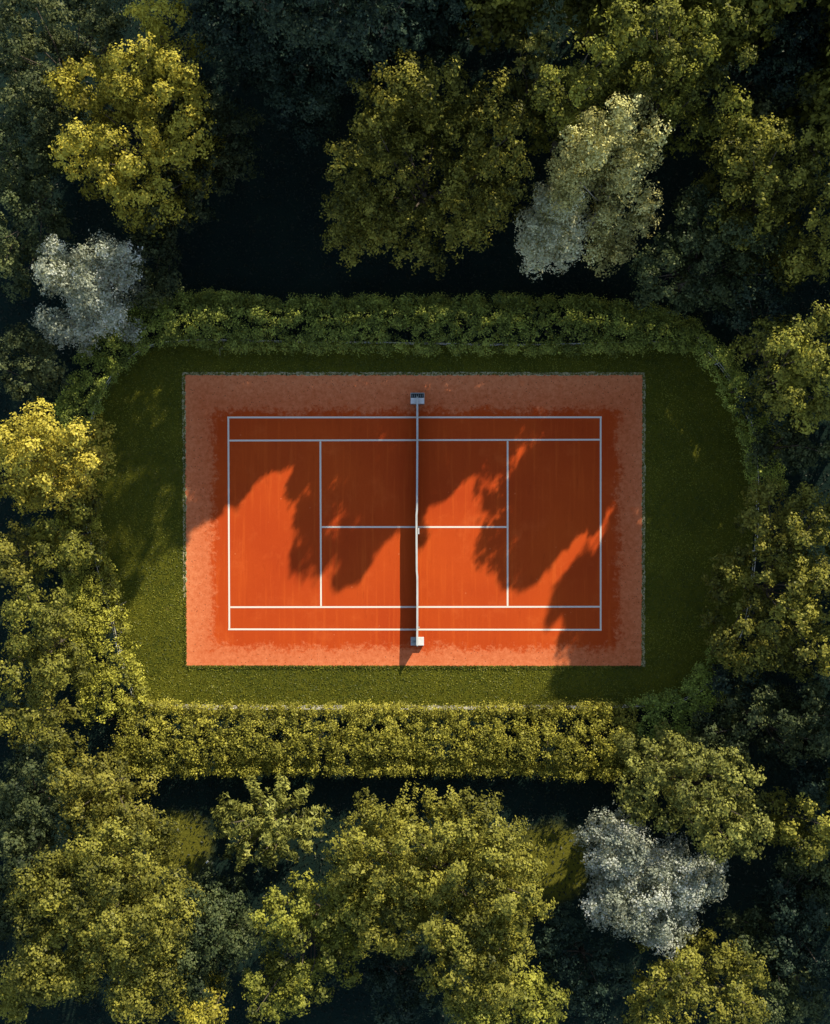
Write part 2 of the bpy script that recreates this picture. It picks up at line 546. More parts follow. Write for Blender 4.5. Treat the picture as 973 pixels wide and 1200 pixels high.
def clump_leaves(C, Rd, Rc, st, seed):
    r = np.random.default_rng(seed + 77)
    ax = np.array(st['ax'])
    per = np.maximum(40, (st['dens'] * 3.4 * Rc ** 2 * (ax[0] * ax[1])).astype(int))
    idx = np.repeat(np.arange(len(C)), per)
    n = len(idx)
    # sprig centres on the clump shell, several leaves each
    nsp = np.maximum(6, per // 10)
    base = np.concatenate([[0], np.cumsum(nsp)[:-1]])
    tot = int(nsp.sum())
    sd = r.normal(size=(tot, 3))
    sd[:, 2] = np.abs(sd[:, 2]) * 1.1 - 0.30
    sd /= np.linalg.norm(sd, axis=1, keepdims=True)
    srad = r.uniform(0.70, 1.10, tot)
    si = base[idx] + (r.random(n) * nsp[idx]).astype(int)
    hor = Rd.copy(); hor[:, 2] *= 0.35
    hor /= np.linalg.norm(hor, axis=1, keepdims=True) + 1e-9
    side = np.cross(hor, (0, 0, 1.0)); side /= np.linalg.norm(side, axis=1, keepdims=True) + 1e-9
    upv = np.cross(side, hor)
    core = r.random(n) < 0.16
    srr = np.where(core, r.uniform(0.05, 0.52, n), srad[si])
    loc = sd[si] * srr[:, None] * Rc[idx][:, None] * ax[None]
    off = loc[:, :1] * hor[idx] + loc[:, 1:2] * side[idx] + loc[:, 2:3] * upv[idx]
    droop = -0.18 * (loc[:, 0] / (Rc[idx] + 1e-6)) ** 2 * Rc[idx]
    pos = C[idx] + off + r.normal(size=(n, 3)) * st['sp']
    pos[:, 2] += droop
    nr = off / (np.linalg.norm(off, axis=1, keepdims=True) + 1e-9)
    nr = nr * 0.9 + r.normal(size=(n, 3)) * 0.42
    nr[:, 2] += st['up'] * 0.6
    nr /= np.linalg.norm(nr, axis=1, keepdims=True)
    T = off + r.normal(size=(n, 3)) * 0.5 * Rc[idx][:, None]
    L = st['L'] * r.uniform(0.6, 1.35, n) * np.where(core, 1.7, 1)
    W = st['W'] * r.uniform(0.6, 1.3, n) * np.where(core, 1.7, 1)
    spt = r.random(tot)
    tint = np.clip(0.55 * spt[si] + 0.45 * r.random(n), 0, 1)
    cl = r.random(len(C))[idx]
    return pos, nr, T, L, W, tint, cl


def ZMUL(u, v):
    return 1.30 if v < 500 and u > 250 else 1.0


def tree(name, label, cat, lobes_px, mat, style, group, seed, wood=BARK, prune=True, mats2=None):
    """lobes_px: list of (u, v, ru, rv, z, rz) : place and half size on the photograph, centre height, vertical radius"""
    st = STYLE[style]
    lobes = []
    for (u, v, ru, rv, z, rz) in lobes_px:
        if group != G2: z *= ZMUL(u, v)
        zz = z + rz * 0.5
        x, y = P(u, v, zz)
        k = S * (D - zz) / D
        # the clumps stand out by about half their own radius
        lobes.append((x, y, z, max(0.5, ru * k - 0.55), max(0.5, rv * k - 0.55), rz))
    wts = np.array([l[3] * l[4] for l in lobes]); wts /= wts.sum()
    bx = float(sum(w * l[0] for w, l in zip(wts, lobes)))
    by = float(sum(w * l[1] for w, l in zip(wts, lobes)))
    root = empty(name, bx, by, 0)
    tag(root, label, cat, group)
    if group == G2: st = dict(st, rc=(0.8, 1.3), L=0.26, W=0.22, dens=75) if mat != 'dark' else dict(st, rc=(0.6, 1.0), L=0.17, W=0.13, dens=170)
    C, Rd, Rc = crown_clumps(lobes, st, seed)
    # lower branches of the crown, wider spaced, down towards the ground
    low = [(x, y, z * 0.56, rx * 0.88, ry * 0.88, z * 0.34) for (x, y, z, rx, ry, rz) in lobes]
    C2, Rd2, Rc2 = crown_clumps(low, dict(st, gapd=st['gapd'] * (1.0 if group == G2 else 1.3), gap=0.0), seed + 3)
    C, Rd, Rc = np.concatenate([C, C2]), np.concatenate([Rd, Rd2]), np.concatenate([Rc, Rc2 * 1.15])
    # leaves that would shade the drawn sun patches are cut away
    pos, nr, T, L, W, tint, cl = clump_leaves(C, Rd, Rc, st, seed)
    if prune:
        k = ~sunlit_gap(pos, cl)
        pos, nr, T, L, W, tint, cl = pos[k], nr[k], T[k], L[k], W[k], tint[k], cl[k]
    me = leaves_mesh('crown', pos, nr, L, W, tint, cl, (bx, by, 0), T)
    link('crown', me, LM[mat], root)
    # trunk with limbs reaching into the clumps
    big = max(l[3] for l in lobes)
    zt = min(l[2] for l in lobes) * 0.55
    tr = 0.06 + 0.055 * big
    mb = MB()
    r = random.Random(seed)
    bend = (r.uniform(-.3, .3), r.uniform(-.3, .3))
    mb.tube([(0, 0, -0.1), (bend[0] * .3, bend[1] * .3, zt * 0.3), (bend[0], bend[1], zt), (bend[0] * 1.2, bend[1] * 1.2, zt * 1.35)],
            [tr * 1.5, tr * 1.05, tr * 0.85, tr * 0.45], 9)
    sel = list(range(len(C)))
    r.shuffle(sel)
    for i in sel[:min(26, len(C) // 2)]:
        c = C[i] - np.array([bx, by, 0])
        if sunlit_gap(C[i:i + 1], np.array([0.0]), 0.0)[0]:
            continue
        s = np.array([bend[0], bend[1], zt * r.uniform(0.75, 1.15)])
        mid = s * 0.5 + c * 0.5 + np.array([r.uniform(-.4, .4), r.uniform(-.4, .4), -0.35])
        e = c - np.array([0, 0, 0.25])
        mb.tube([s, s * 0.7 + mid * 0.3 + np.array([0, 0, .1]), mid, e], [tr * 0.42, tr * 0.34, tr * 0.2, 0.025], 5)
    mb.build('trunk', wood, root, True)
    return root


# ------------------------------------------------------------------ hedges
def smooth_path(pts, step=0.5):
    a = np.array(pts, float)
    out = []
    n = len(a)
    for i in range(n - 1):
        p0, p1, p2, p3 = a[max(i - 1, 0)], a[i], a[i + 1], a[min(i + 2, n - 1)]
        L = np.linalg.norm(p2[:2] - p1[:2])
        m = max(2, int(L / step))
        for t in np.linspace(0, 1, m, endpoint=False):
            out.append(0.5 * ((2 * p1) + (-p0 + p2) * t + (2 * p0 - 5 * p1 + 4 * p2 - p3) * t * t + (-p0 + 3 * p1 - 3 * p2 + p3) * t ** 3))
    out.append(a[-1])
    return np.array(out)


def hedge(label, path_px, mat, seed, dens=150, L=0.15, group='hedges around the lawn'):
    """path_px rows: u, v, half width in px, height in m"""
    r = np.random.default_rng(seed)
    a = np.array(path_px, float)
    w = []
    for u, v, hw, h in a:
        x, y = P(u, v, h * 0.8)
        w.append((x, y, hw * 1.08 * S * (D - h) / D, h))
    sp = smooth_path(w, 0.4)
    seg = np.diff(sp[:, :2], axis=0)
    sl = np.linalg.norm(seg, axis=1)
    cum = np.concatenate([[0], np.cumsum(sl)])
    total = cum[-1]
    # bushy clumps along and across the hedge
    nc = int(total * np.mean(sp[:, 2]) * 2 * 8.5)
    t = r.uniform(0, total, nc)
    j = np.clip(np.searchsorted(cum, t) - 1, 0, len(seg) - 1)
    f = (t - cum[j]) / (sl[j] + 1e-9)
    base = sp[j] * (1 - f[:, None]) + sp[j + 1] * f[:, None]
    dirn = seg[j] / (sl[j][:, None] + 1e-9)
    nrm = np.stack([-dirn[:, 1], dirn[:, 0]], 1)
    s = r.uniform(-1, 1, nc)
    hw, h = base[:, 2], base[:, 3]
    rc = r.uniform(0.17, 0.36, nc)
    prof = np.clip(1 - np.abs(s) ** 3.0, 0.05, 1) ** 0.5
    bump = vnoise3(np.stack([base[:, 0], base[:, 1], s], 1), 1.5, seed)
    z = h * prof * (0.88 + 0.10 * bump) - rc * 0.5 - r.random(nc) * 0.15
    edge = 1 + 0.07 * np.sin(t * 1.7 + seed) + 0.05 * np.sin(t * 4.1) + 0.04 * np.sin(t * 9.3)
    C = np.stack([base[:, 0] + nrm[:, 0] * s * (hw - 0.2) * edge, base[:, 1] + nrm[:, 1] * s * (hw - 0.2) * edge, z], 1)
    m = int(nc * 0.35)
    k = r.integers(0, nc, m)
    sg = np.sign(r.normal(size=m))
    C2 = np.stack([base[k, 0] + nrm[k, 0] * sg * (hw[k] - 0.2), base[k, 1] + nrm[k, 1] * sg * (hw[k] - 0.2), r.uniform(0.2, 0.75, m) * h[k]], 1)
    Cc = np.concatenate([C, C2])
    Rd = np.concatenate([np.stack([nrm[:, 0] * s, nrm[:, 1] * s, np.full(nc, .6)], 1), np.stack([nrm[k, 0] * sg, nrm[k, 1] * sg, np.full(m, .1)], 1)])
    Rd /= np.linalg.norm(Rd, axis=1, keepdims=True)
    Rc = np.concatenate([rc, r.uniform(0.25, 0.45, m)])
    st = dict(ax=(1.0, 1.0, 0.9), sp=0.10, dens=dens, L=L, W=L * 0.8, up=0.6)
    pos, nr, T, LL, W, tint, cl = clump_leaves(Cc, Rd, Rc, st, seed)
    T = r.normal(size=pos.shape)
    pos = pos + r.normal(size=pos.shape) * 0.05
    kk = pos[:, 2] > 0.03
    k2 = ~sunlit_gap(pos, cl)
    # the hedge never hangs its own leaves out of its own sunlit side, only thins what would shade the court
    kk &= k2
    pos, nr, T, LL, W, tint, cl = [q[kk] for q in (pos, nr, T, LL, W, tint, cl)]
    mx, my = float(sp[len(sp) // 2, 0]), float(sp[len(sp) // 2, 1])
    root = empty('hedge', mx, my, 0)
    tag(root, label, 'hedge', group)
    link('foliage', leaves_mesh('foliage', pos, nr, LL, W, tint, cl, (mx, my, 0), T), LM[mat], root)
    mb = MB()
    rr = random.Random(seed)
    q = 0.5
    while q < total:
        j = min(int(np.searchsorted(cum, q)), len(sp) - 1)
        x, y, _, hh = sp[j]
        x += rr.uniform(-.4, .4) - mx; y += rr.uniform(-.4, .4) - my
        mb.tube([(x, y, -0.05), (x + rr.uniform(-.1, .1), y + rr.uniform(-.1, .1), hh * .4), (x + rr.uniform(-.3, .3), y + rr.uniform(-.3, .3), hh * .75)], [.06, .045, .02], 5)
        q += 1.1
    mb.build('woody_stems', BARK, root, True)['kind'] = 'stuff'
    return root


# ================================================================== THE SETTING
g = poly_sheet('ground', [(-260, -260), (260, -260), (260, 260), (-260, 260)], 0.0, M_GROUND)
tag(g, kind='structure')

FENCE_PX = [(104, 606), (105, 560), (110, 505), (120, 468), (144, 432), (178, 408), (225, 401), (330, 402), (470, 404), (620, 406), (770, 403), (815, 408),
            (848, 440), (872, 486), (882, 532), (884, 600), (880, 660), (872, 720), (852, 765), (826, 800), (790, 820), (720, 826), (560, 828), (400, 828), (250, 828), (170, 824), (158, 808),
            (143, 762), (131, 710), (116, 655), (104, 606)]
FP = smooth_path([P(*q) for q in FENCE_PX], 0.4)
lawn = poly_sheet('lawn', FP[:-1], 0.004, M_LAWN)
tag(lawn, kind='structure')

# court slab: run-off and playing field in one clay sheet
cq = [P(216.5, 439), P(753.5, 439), P(752.5, 781), P(218.5, 780.5)]


def rough_quad(q, amp, step, seed):
    r = random.Random(seed)
    out = []
    for i in range(4):
        a, b = np.array(q[i]), np.array(q[(i + 1) % 4])
        L = np.linalg.norm(b - a); n = int(L / step)
        nn = np.array([-(b - a)[1], (b - a)[0]]) / L
        for k in range(n):
            o = r.uniform(-amp, amp) if k else 0
            out.append(tuple(a + (b - a) * k / n + nn * o))
    return out


court = poly_sheet('tennis_court', rough_quad(cq, 0.035, 0.25, 3), 0.020, M_COURT)
tag(court, kind='structure')

# sandy strip between turf and clay on the three sides away from the viewer's bottom edge
def strip(pts, hw, z, name, mat, seed):
    r = random.Random(seed)
    a = np.array(pts, float)
    V, F = [], []
    for i in range(len(a)):
        d = a[min(i + 1, len(a) - 1)] - a[max(i - 1, 0)]
        d /= np.linalg.norm(d)
        n = np.array([-d[1], d[0]])
        w1, w2 = hw * r.uniform(0.55, 1.35), hw * r.uniform(0.4, 1.5)
        V += [(*(a[i] + n * w1), z), (*(a[i] - n * w2), z)]
    for i in range(len(a) - 1):
        F.append((2 * i, 2 * i + 1, 2 * i + 3, 2 * i + 2))
    me = mesh_py(name, V, F)
    if me.polygons[0].normal.z < 0: me.flip_normals()
    o = link(name, me, mat)
    tag(o, kind='structure')
    return o


def dense(pts, step):
    a = [np.array(P(*p)) for p in pts]
    out = []
    for p, q in zip(a, a[1:]):
        n = max(1, int(np.linalg.norm(q - p) / step))
        out += [p + (q - p) * k / n for k in range(n)]
    out.append(a[-1])
    return out


strip(dense([(217, 700), (215.6, 438), (754.6, 438), (754, 781)], 0.15), 0.10, 0.024, 'court_edging', M_EDGE, 4)
strip(dense([(190, 827), (300, 828.5), (420, 828), (560, 829), (700, 828)], 0.25), 0.11, 0.016, 'stone_edging', plain('pale_stone', (0.46, 0.43, 0.38), 0.9, 0.4, 3.0), 5)

# white court lines, each a painted strip of its own
LW = 2.0


def line(name, u0, v0, u1, v1):
    a, b = np.array(P(u0, v0)), np.array(P(u1, v1))
    d = (b - a) / np.linalg.norm(b - a)
    n = np.array([-d[1], d[0]]) * LW * S / 2
    q = [tuple(a + n - d * 0), tuple(b + n), tuple(b - n), tuple(a - n)]
    z = line.z
    line.z += 0.0002
    o = poly_sheet(name, q, z, M_LINE, court)
    return o


line.z = 0.024
h = LW / 2
line('doubles_sideline', 266.6, 489.2, 705.2, 489.0)
line('doubles_sideline', 267.6, 737.4, 705.2, 738.0)
line('baseline', 267.8, 489.2 + h + .1, 269.0, 737.4 - h - .1)
line('baseline', 704.0, 489.0 + h + .1, 704.0, 738.0 - h - .1)
line('singles_sideline', 267.9 + h + .1, 516.3, 704 - h - .1, 515.3)
line('singles_sideline', 268.9 + h + .1, 711.5, 704 - h - .1, 711.0)
line('service_line', 375.6, 516.1 + h + .1, 376.4, 711.3 - h - .1)
line('service_line', 595.0, 515.6 + h + .1, 595.0, 711.1 - h - .1)
line('centre_line', 376.1 + h + .1, 617.6, 595.0 - h - .1, 617.6)

# ------------------------------------------------------------------ the net
nx, _ = P(489, 600)
_, ny0 = P(0, 468)
_, ny1 = P(0, 754)
net = empty('tennis_net', nx, (ny0 + ny1) / 2, 0.02)
tag(net, 'long black tennis net with a white top tape across the middle of the orange court', 'net')
half = (ny0 - ny1) / 2
NH = 1.07
# netting: a fine woven wall, slightly bellied, with depth
mb = MB()
V, F = [], []
ny = 120
for i in range(ny + 1):
    t = i / ny
    y = -half + 2 * half * t
    sag = 0.10 * (1 - (2 * t - 1) ** 2)
    bel = 0.02 * math.sin(t * 31)
    for sx in (-0.012, 0.012):
        for zz in (0.01, NH * 0.5, NH - sag - 0.02):
            V.append((sx + bel * (1 if zz == NH * .5 else 0), y, zz))
for i in range(ny):
    b, c = i * 6, (i + 1) * 6
    F += [(b, c, c + 1, b + 1), (b + 1, c + 1, c + 2, b + 2), (b + 3, b + 4, c + 4, c + 3), (b + 4, b + 5, c + 5, c + 4), (b + 2, c + 2, c + 5, b + 5)]
link('netting', mesh_py('netting', V, F), NETM, net)
mb = MB()
pts = []
for i in range(41):
    t = i / 40
    off = -0.03 if 0.28 < t < 0.53 else 0.0
    pts.append((off + 0.012 * math.sin(t * 9), -half + 2 * half * t, NH - 0.10 * (1 - (2 * t - 1) ** 2)))
V, F = [], []
for i, p in enumerate(pts):
    for sx, sz in ((-0.062, -0.03), (-0.055, 0.02), (0.055, 0.02), (0.062, -0.03)):
        V.append((p[0] + sx, p[1], p[2] + sz))
for i in range(40):
    for j in range(4):
        a, b = i * 4 + j, i * 4 + (j + 1) % 4
        F.append((a, b, b + 4, a + 4))
TAPE = plain('pale_tape', (0.58, 0.60, 0.56), 0.7, 0.15, 1.2)
link('top_tape', mesh_py('top_tape', V, F), TAPE, net)
MB().tube([(0, half + 0.02, -0.02), (0, half + 0.02, NH + 0.04)], 0.055, 12).build('post', GREYP, net, True)
MB().tube([(0, -half - 0.02, -0.02), (0, -half - 0.02, NH + 0.04)], 0.055, 12).build('post', GREYP, net, True)
sy = P(0, 622)[1] - (ny0 + ny1) / 2
MB().box(0.065, 0.125, sy - 0.20, sy + 0.18, 0.0, 0.93, 0.01).build('centre_strap', WHITE, net)
sy = P(0, 596.5)[1] - (ny0 + ny1) / 2
MB().box(-0.13, -0.065, sy - 0.03, sy + 0.03, 0.80, 0.90, 0.01).build('clip', GREYP, net)
sy = P(0, 734)[1] - (ny0 + ny1) / 2
MB().box(0.065, 0.15, sy - 0.04, sy + 0.04, 0.55, 0.72, 0.01).build('winch', GREYP, net)


# boxes at both ends of the net
def eq_box(u0, u1, v0, v1, H, label):
    x0, y1 = P(u0, v0, H); x1, y0 = P(u1, v1, H)
    cx, cy = (x0 + x1) / 2, (y0 + y1) / 2
    r = empty('equipment_box', cx, cy, 0.02)
    tag(r, label, 'box', 'white boxes at the ends of the net')
    return r, (x1 - x0) / 2, (y1 - y0) / 2


r, a, b = eq_box(481.2, 497.6, 460.2, 473.0, 0.75, 'white box with an open dark compartment behind the shaded upper end of the net')
m = MB()
f = 0.05
Hh = 0.75
m.box(-a, -a + f, -b, b, 0, Hh, .008).box(a - f, a, -b, b, 0, Hh, .008)
m.box(-a + f, a - f, b - f, b, 0, Hh - .003, .008).box(-a + f, a - f, -b, -b + f, 0, Hh - .003, .008).box(-a + f, a - f, -b + f, b - f, 0, Hh - 0.22)
m.build('body', GREYP, r)
MB().box(-a + .02, a - .02, -b - 0.01, b - 0.33, Hh + 0.003, Hh + 0.045, .012).build('lid', WHITE, r)
m = MB()
m.box(-a + f + .004, a - f - .004, b - 0.32, b - f - .004, Hh - 0.21, Hh - 0.12, .01)
m.build('tray', DARKP, r)
m = MB()
for k in range(6):
    m = MB()
    xx = -a + 0.14 + k * (2 * a - 0.28) / 5
    m.box(xx - .014, xx + .014, b - 0.28, b - 0.10, Hh - 0.118, Hh - 0.09)
    m.build('slat', GREYP, r)


r, a, b = eq_box(481.6, 496.8, 746.8, 756.4, 0.30, 'white two-part box under the sunlit lower end of the net')
Hh = 0.26
MB().box(-a, a, -b, b, 0, Hh, .01).build('body', GREYP, r)
MB().box(0.02, a + .005, -b - .005, b + .005, Hh + 0.002, Hh + 0.045, .012).build('lid', WHITE, r)
MB().box(-a - .005, -0.03, -b - .005, b + .005, Hh + 0.002, Hh + 0.028, .01).build('shaded_lid', plain('shaded_lid_grey', (0.48, 0.52, 0.50), .6, .15, 6), r)  # shaded left side of the box, painted as a grey lid
MB().box(-a * 0.75, -a * 0.35, -0.06, 0.06, Hh + 0.03, Hh + 0.06, .008).build('handle', GREYP, r)

# ------------------------------------------------------------------ the fence round the lawn
fence = empty('rail_fence', *FP[0], 0)
tag(fence, 'low thin grey rail fence running along the inside of the hedges round the lawn', 'fence')
FR = FP - FP[0]
rail_pts = [(x, y, 0.95 + 0.03 * math.sin(i * .7)) for i, (x, y) in enumerate(FR)]
MB().tube(rail_pts, 0.028, 6).build('rail', RAILM, fence, True)
MB().tube([(x, y, 0.48 + .02 * math.sin(i)) for i, (x, y) in enumerate(FR)], 0.016, 5).build('lower_wire', RAILM, fence, True)
acc = 0; last = None; posts = []
for i in range(len(FR) - 1):
    if last is None or acc >= 2.2:
        posts.append(FR[i]); acc = 0; last = i
    acc += np.linalg.norm(FR[i + 1] - FR[i])
pm = MB().tube([(0, 0, -0.05), (0, 0, 1.02)], 0.04, 8).build('post', RAILM, fence, True)
pm.location = (*posts[0], 0)
for p in posts[1:]:
    c = pm.copy(); COL.objects.link(c); c.parent = fence; c.location = (*p, 0)
print('posts', len(posts))

# bent wire with knob by the left fence
bw = empty('bent_wire', *P(113, 640), 0.02)
tag(bw, 'thin bent pale wire arc with a round knob by the left side fence', 'wire')
o = np.array(P(113, 640))
def rel(u, v, z): q = np.array(P(u, v)) - o; return (q[0], q[1], z)
MB().tube([rel(109, 633, .05), rel(114, 638, .35), rel(119, 645, .5), rel(121.5, 652, .45), rel(120, 656, .3)], 0.028, 6).build('wire', RAILM, bw, True)
me = bpy.data.meshes.new('knob')
import bmesh
bm = bmesh.new(); bmesh.ops.create_icosphere(bm, subdivisions=2, radius=0.15); bm.to_mesh(me); bm.free()
k = link('knob', me, RAILM, bw, True); k.location = rel(119, 656, 0.25)

# ------------------------------------------------------------------ grass and undergrowth
def scatter_poly(poly, n, margin=0.0):
    mn, mx = poly.min(0), poly.max(0)
    out = []
    tot = 0
    while tot < n:
        q = rng.uniform(mn, mx, (n, 2))
        q = q[inside(poly, q)]
        out.append(q); tot += len(q)
    return np.concatenate(out)[:n]


def tufts(q, L, W, name, mat, zb, seed, label, tilt=0.6):
    n = len(q)
    r = np.random.default_rng(seed)
    C = np.stack([q[:, 0], q[:, 1], zb + L * 0.28 * r.uniform(.7, 1.3, n)], 1)
    nr = r.normal(size=(n, 3)) * tilt
    nr[:, 2] = np.abs(nr[:, 2]) + 0.5
    nr /= np.linalg.norm(nr, axis=1, keepdims=True)
    cl = 0.5 + 0.5 * vnoise3(C * 1.0, 0.8, seed)
    me = leaves_mesh(name, C, nr, L * r.uniform(.5, 1.5, n), W * r.uniform(.5, 1.5, n), r.random(n), np.clip(cl, 0, 1))
    o = link(name, me, mat)
    tag(o, label, 'grass', kind='stuff')
    return o


LP = FP[:-1]
q = scatter_poly(LP, 150000)
CQ = np.array(cq)
q = q[~inside(CQ, q)]
tufts(q, 0.10, 0.045, 'grass', M_GRASS, 0.006, 21, 'short olive grass of the lawn around the court')
# ragged fringe of grass over the court edge
fr = []
for i, cnt in ((0, 1000), (1, 700), (2, 5200), (3, 1000)):
    a, b = CQ[i], CQ[(i + 1) % 4]
    t = rng.random(cnt)[:, None]
    d = (b - a) / np.linalg.norm(b - a)
    nn = np.array([-d[1], d[0]])
    if np.dot(nn, a) < 0: nn = -nn
    off = np.abs(rng.normal(size=(cnt, 1))) * 0.10 - 0.035
    fr.append(a + (b - a) * t + nn * off)
tufts(np.concatenate(fr), 0.13, 0.05, 'grass', M_GRASS, 0.02, 22, 'ragged fringe of grass along the edge of the clay')
q = rng.uniform([-34, -40], [34, 40], (110000, 2))
q = q[~inside(LP, q)]
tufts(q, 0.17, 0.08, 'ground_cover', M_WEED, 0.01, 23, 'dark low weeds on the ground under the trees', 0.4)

# ------------------------------------------------------------------ hedges
HG = 'hedges around the lawn'
hedge('long straight clipped hedge above the court, half in shade', [(196, 366, 24, 2.6), (250, 374, 30, 2.8), (350, 377, 28, 2.8), (480, 378, 29, 2.9), (600, 377, 30, 2.8), (700, 379, 28, 2.7), (790, 386, 20, 2.3), (822, 392, 16, 2.2)], 'shadehedge', 301, 250, 0.105)
hedge('curved shaded hedge at the upper left corner of the lawn', [(196, 374, 24, 2.5), (154, 385, 23, 2.5), (118, 413, 24, 2.4), (93, 454, 22, 2.4), (82, 500, 21, 2.3), (78, 545, 22, 2.3)], 'shadehedge', 302, 250, 0.105)
hedge('sunlit hedge down the left side of the lawn, wide at its lower end', [(84, 605, 20, 2.4), (92, 650, 24, 2.5), (104, 700, 28, 2.6), (114, 750, 32, 2.6), (124, 800, 34, 2.6), (132, 842, 36, 2.6)], 'hedge', 303, 230, 0.11)
hedge('long bushy sunlit hedge below the court', [(136, 864, 40, 2.5), (220, 870, 37, 2.6), (320, 870, 36, 2.7), (420, 869, 36, 2.6), (520, 870, 35, 2.6), (620, 870, 37, 2.7), (700, 871, 40, 2.7), (745, 866, 34, 2.5)], 'hedge', 304, 230, 0.11)
hedge('thin curved hedge at the upper right corner of the lawn', [(822, 392, 14, 2.4), (850, 424, 15, 2.4), (876, 468, 16, 2.4), (896, 520, 17, 2.4), (906, 575, 19, 2.3)], 'shadehedge', 305, 230, 0.105)
hedge('dark hedge at the lower right corner of the lawn', [(745, 852, 30, 2.1), (790, 842, 24, 2.1), (822, 820, 20, 2.1), (842, 790, 18, 2.0), (860, 760, 16, 2.0)], 'shadehedge', 306, 230, 0.105)

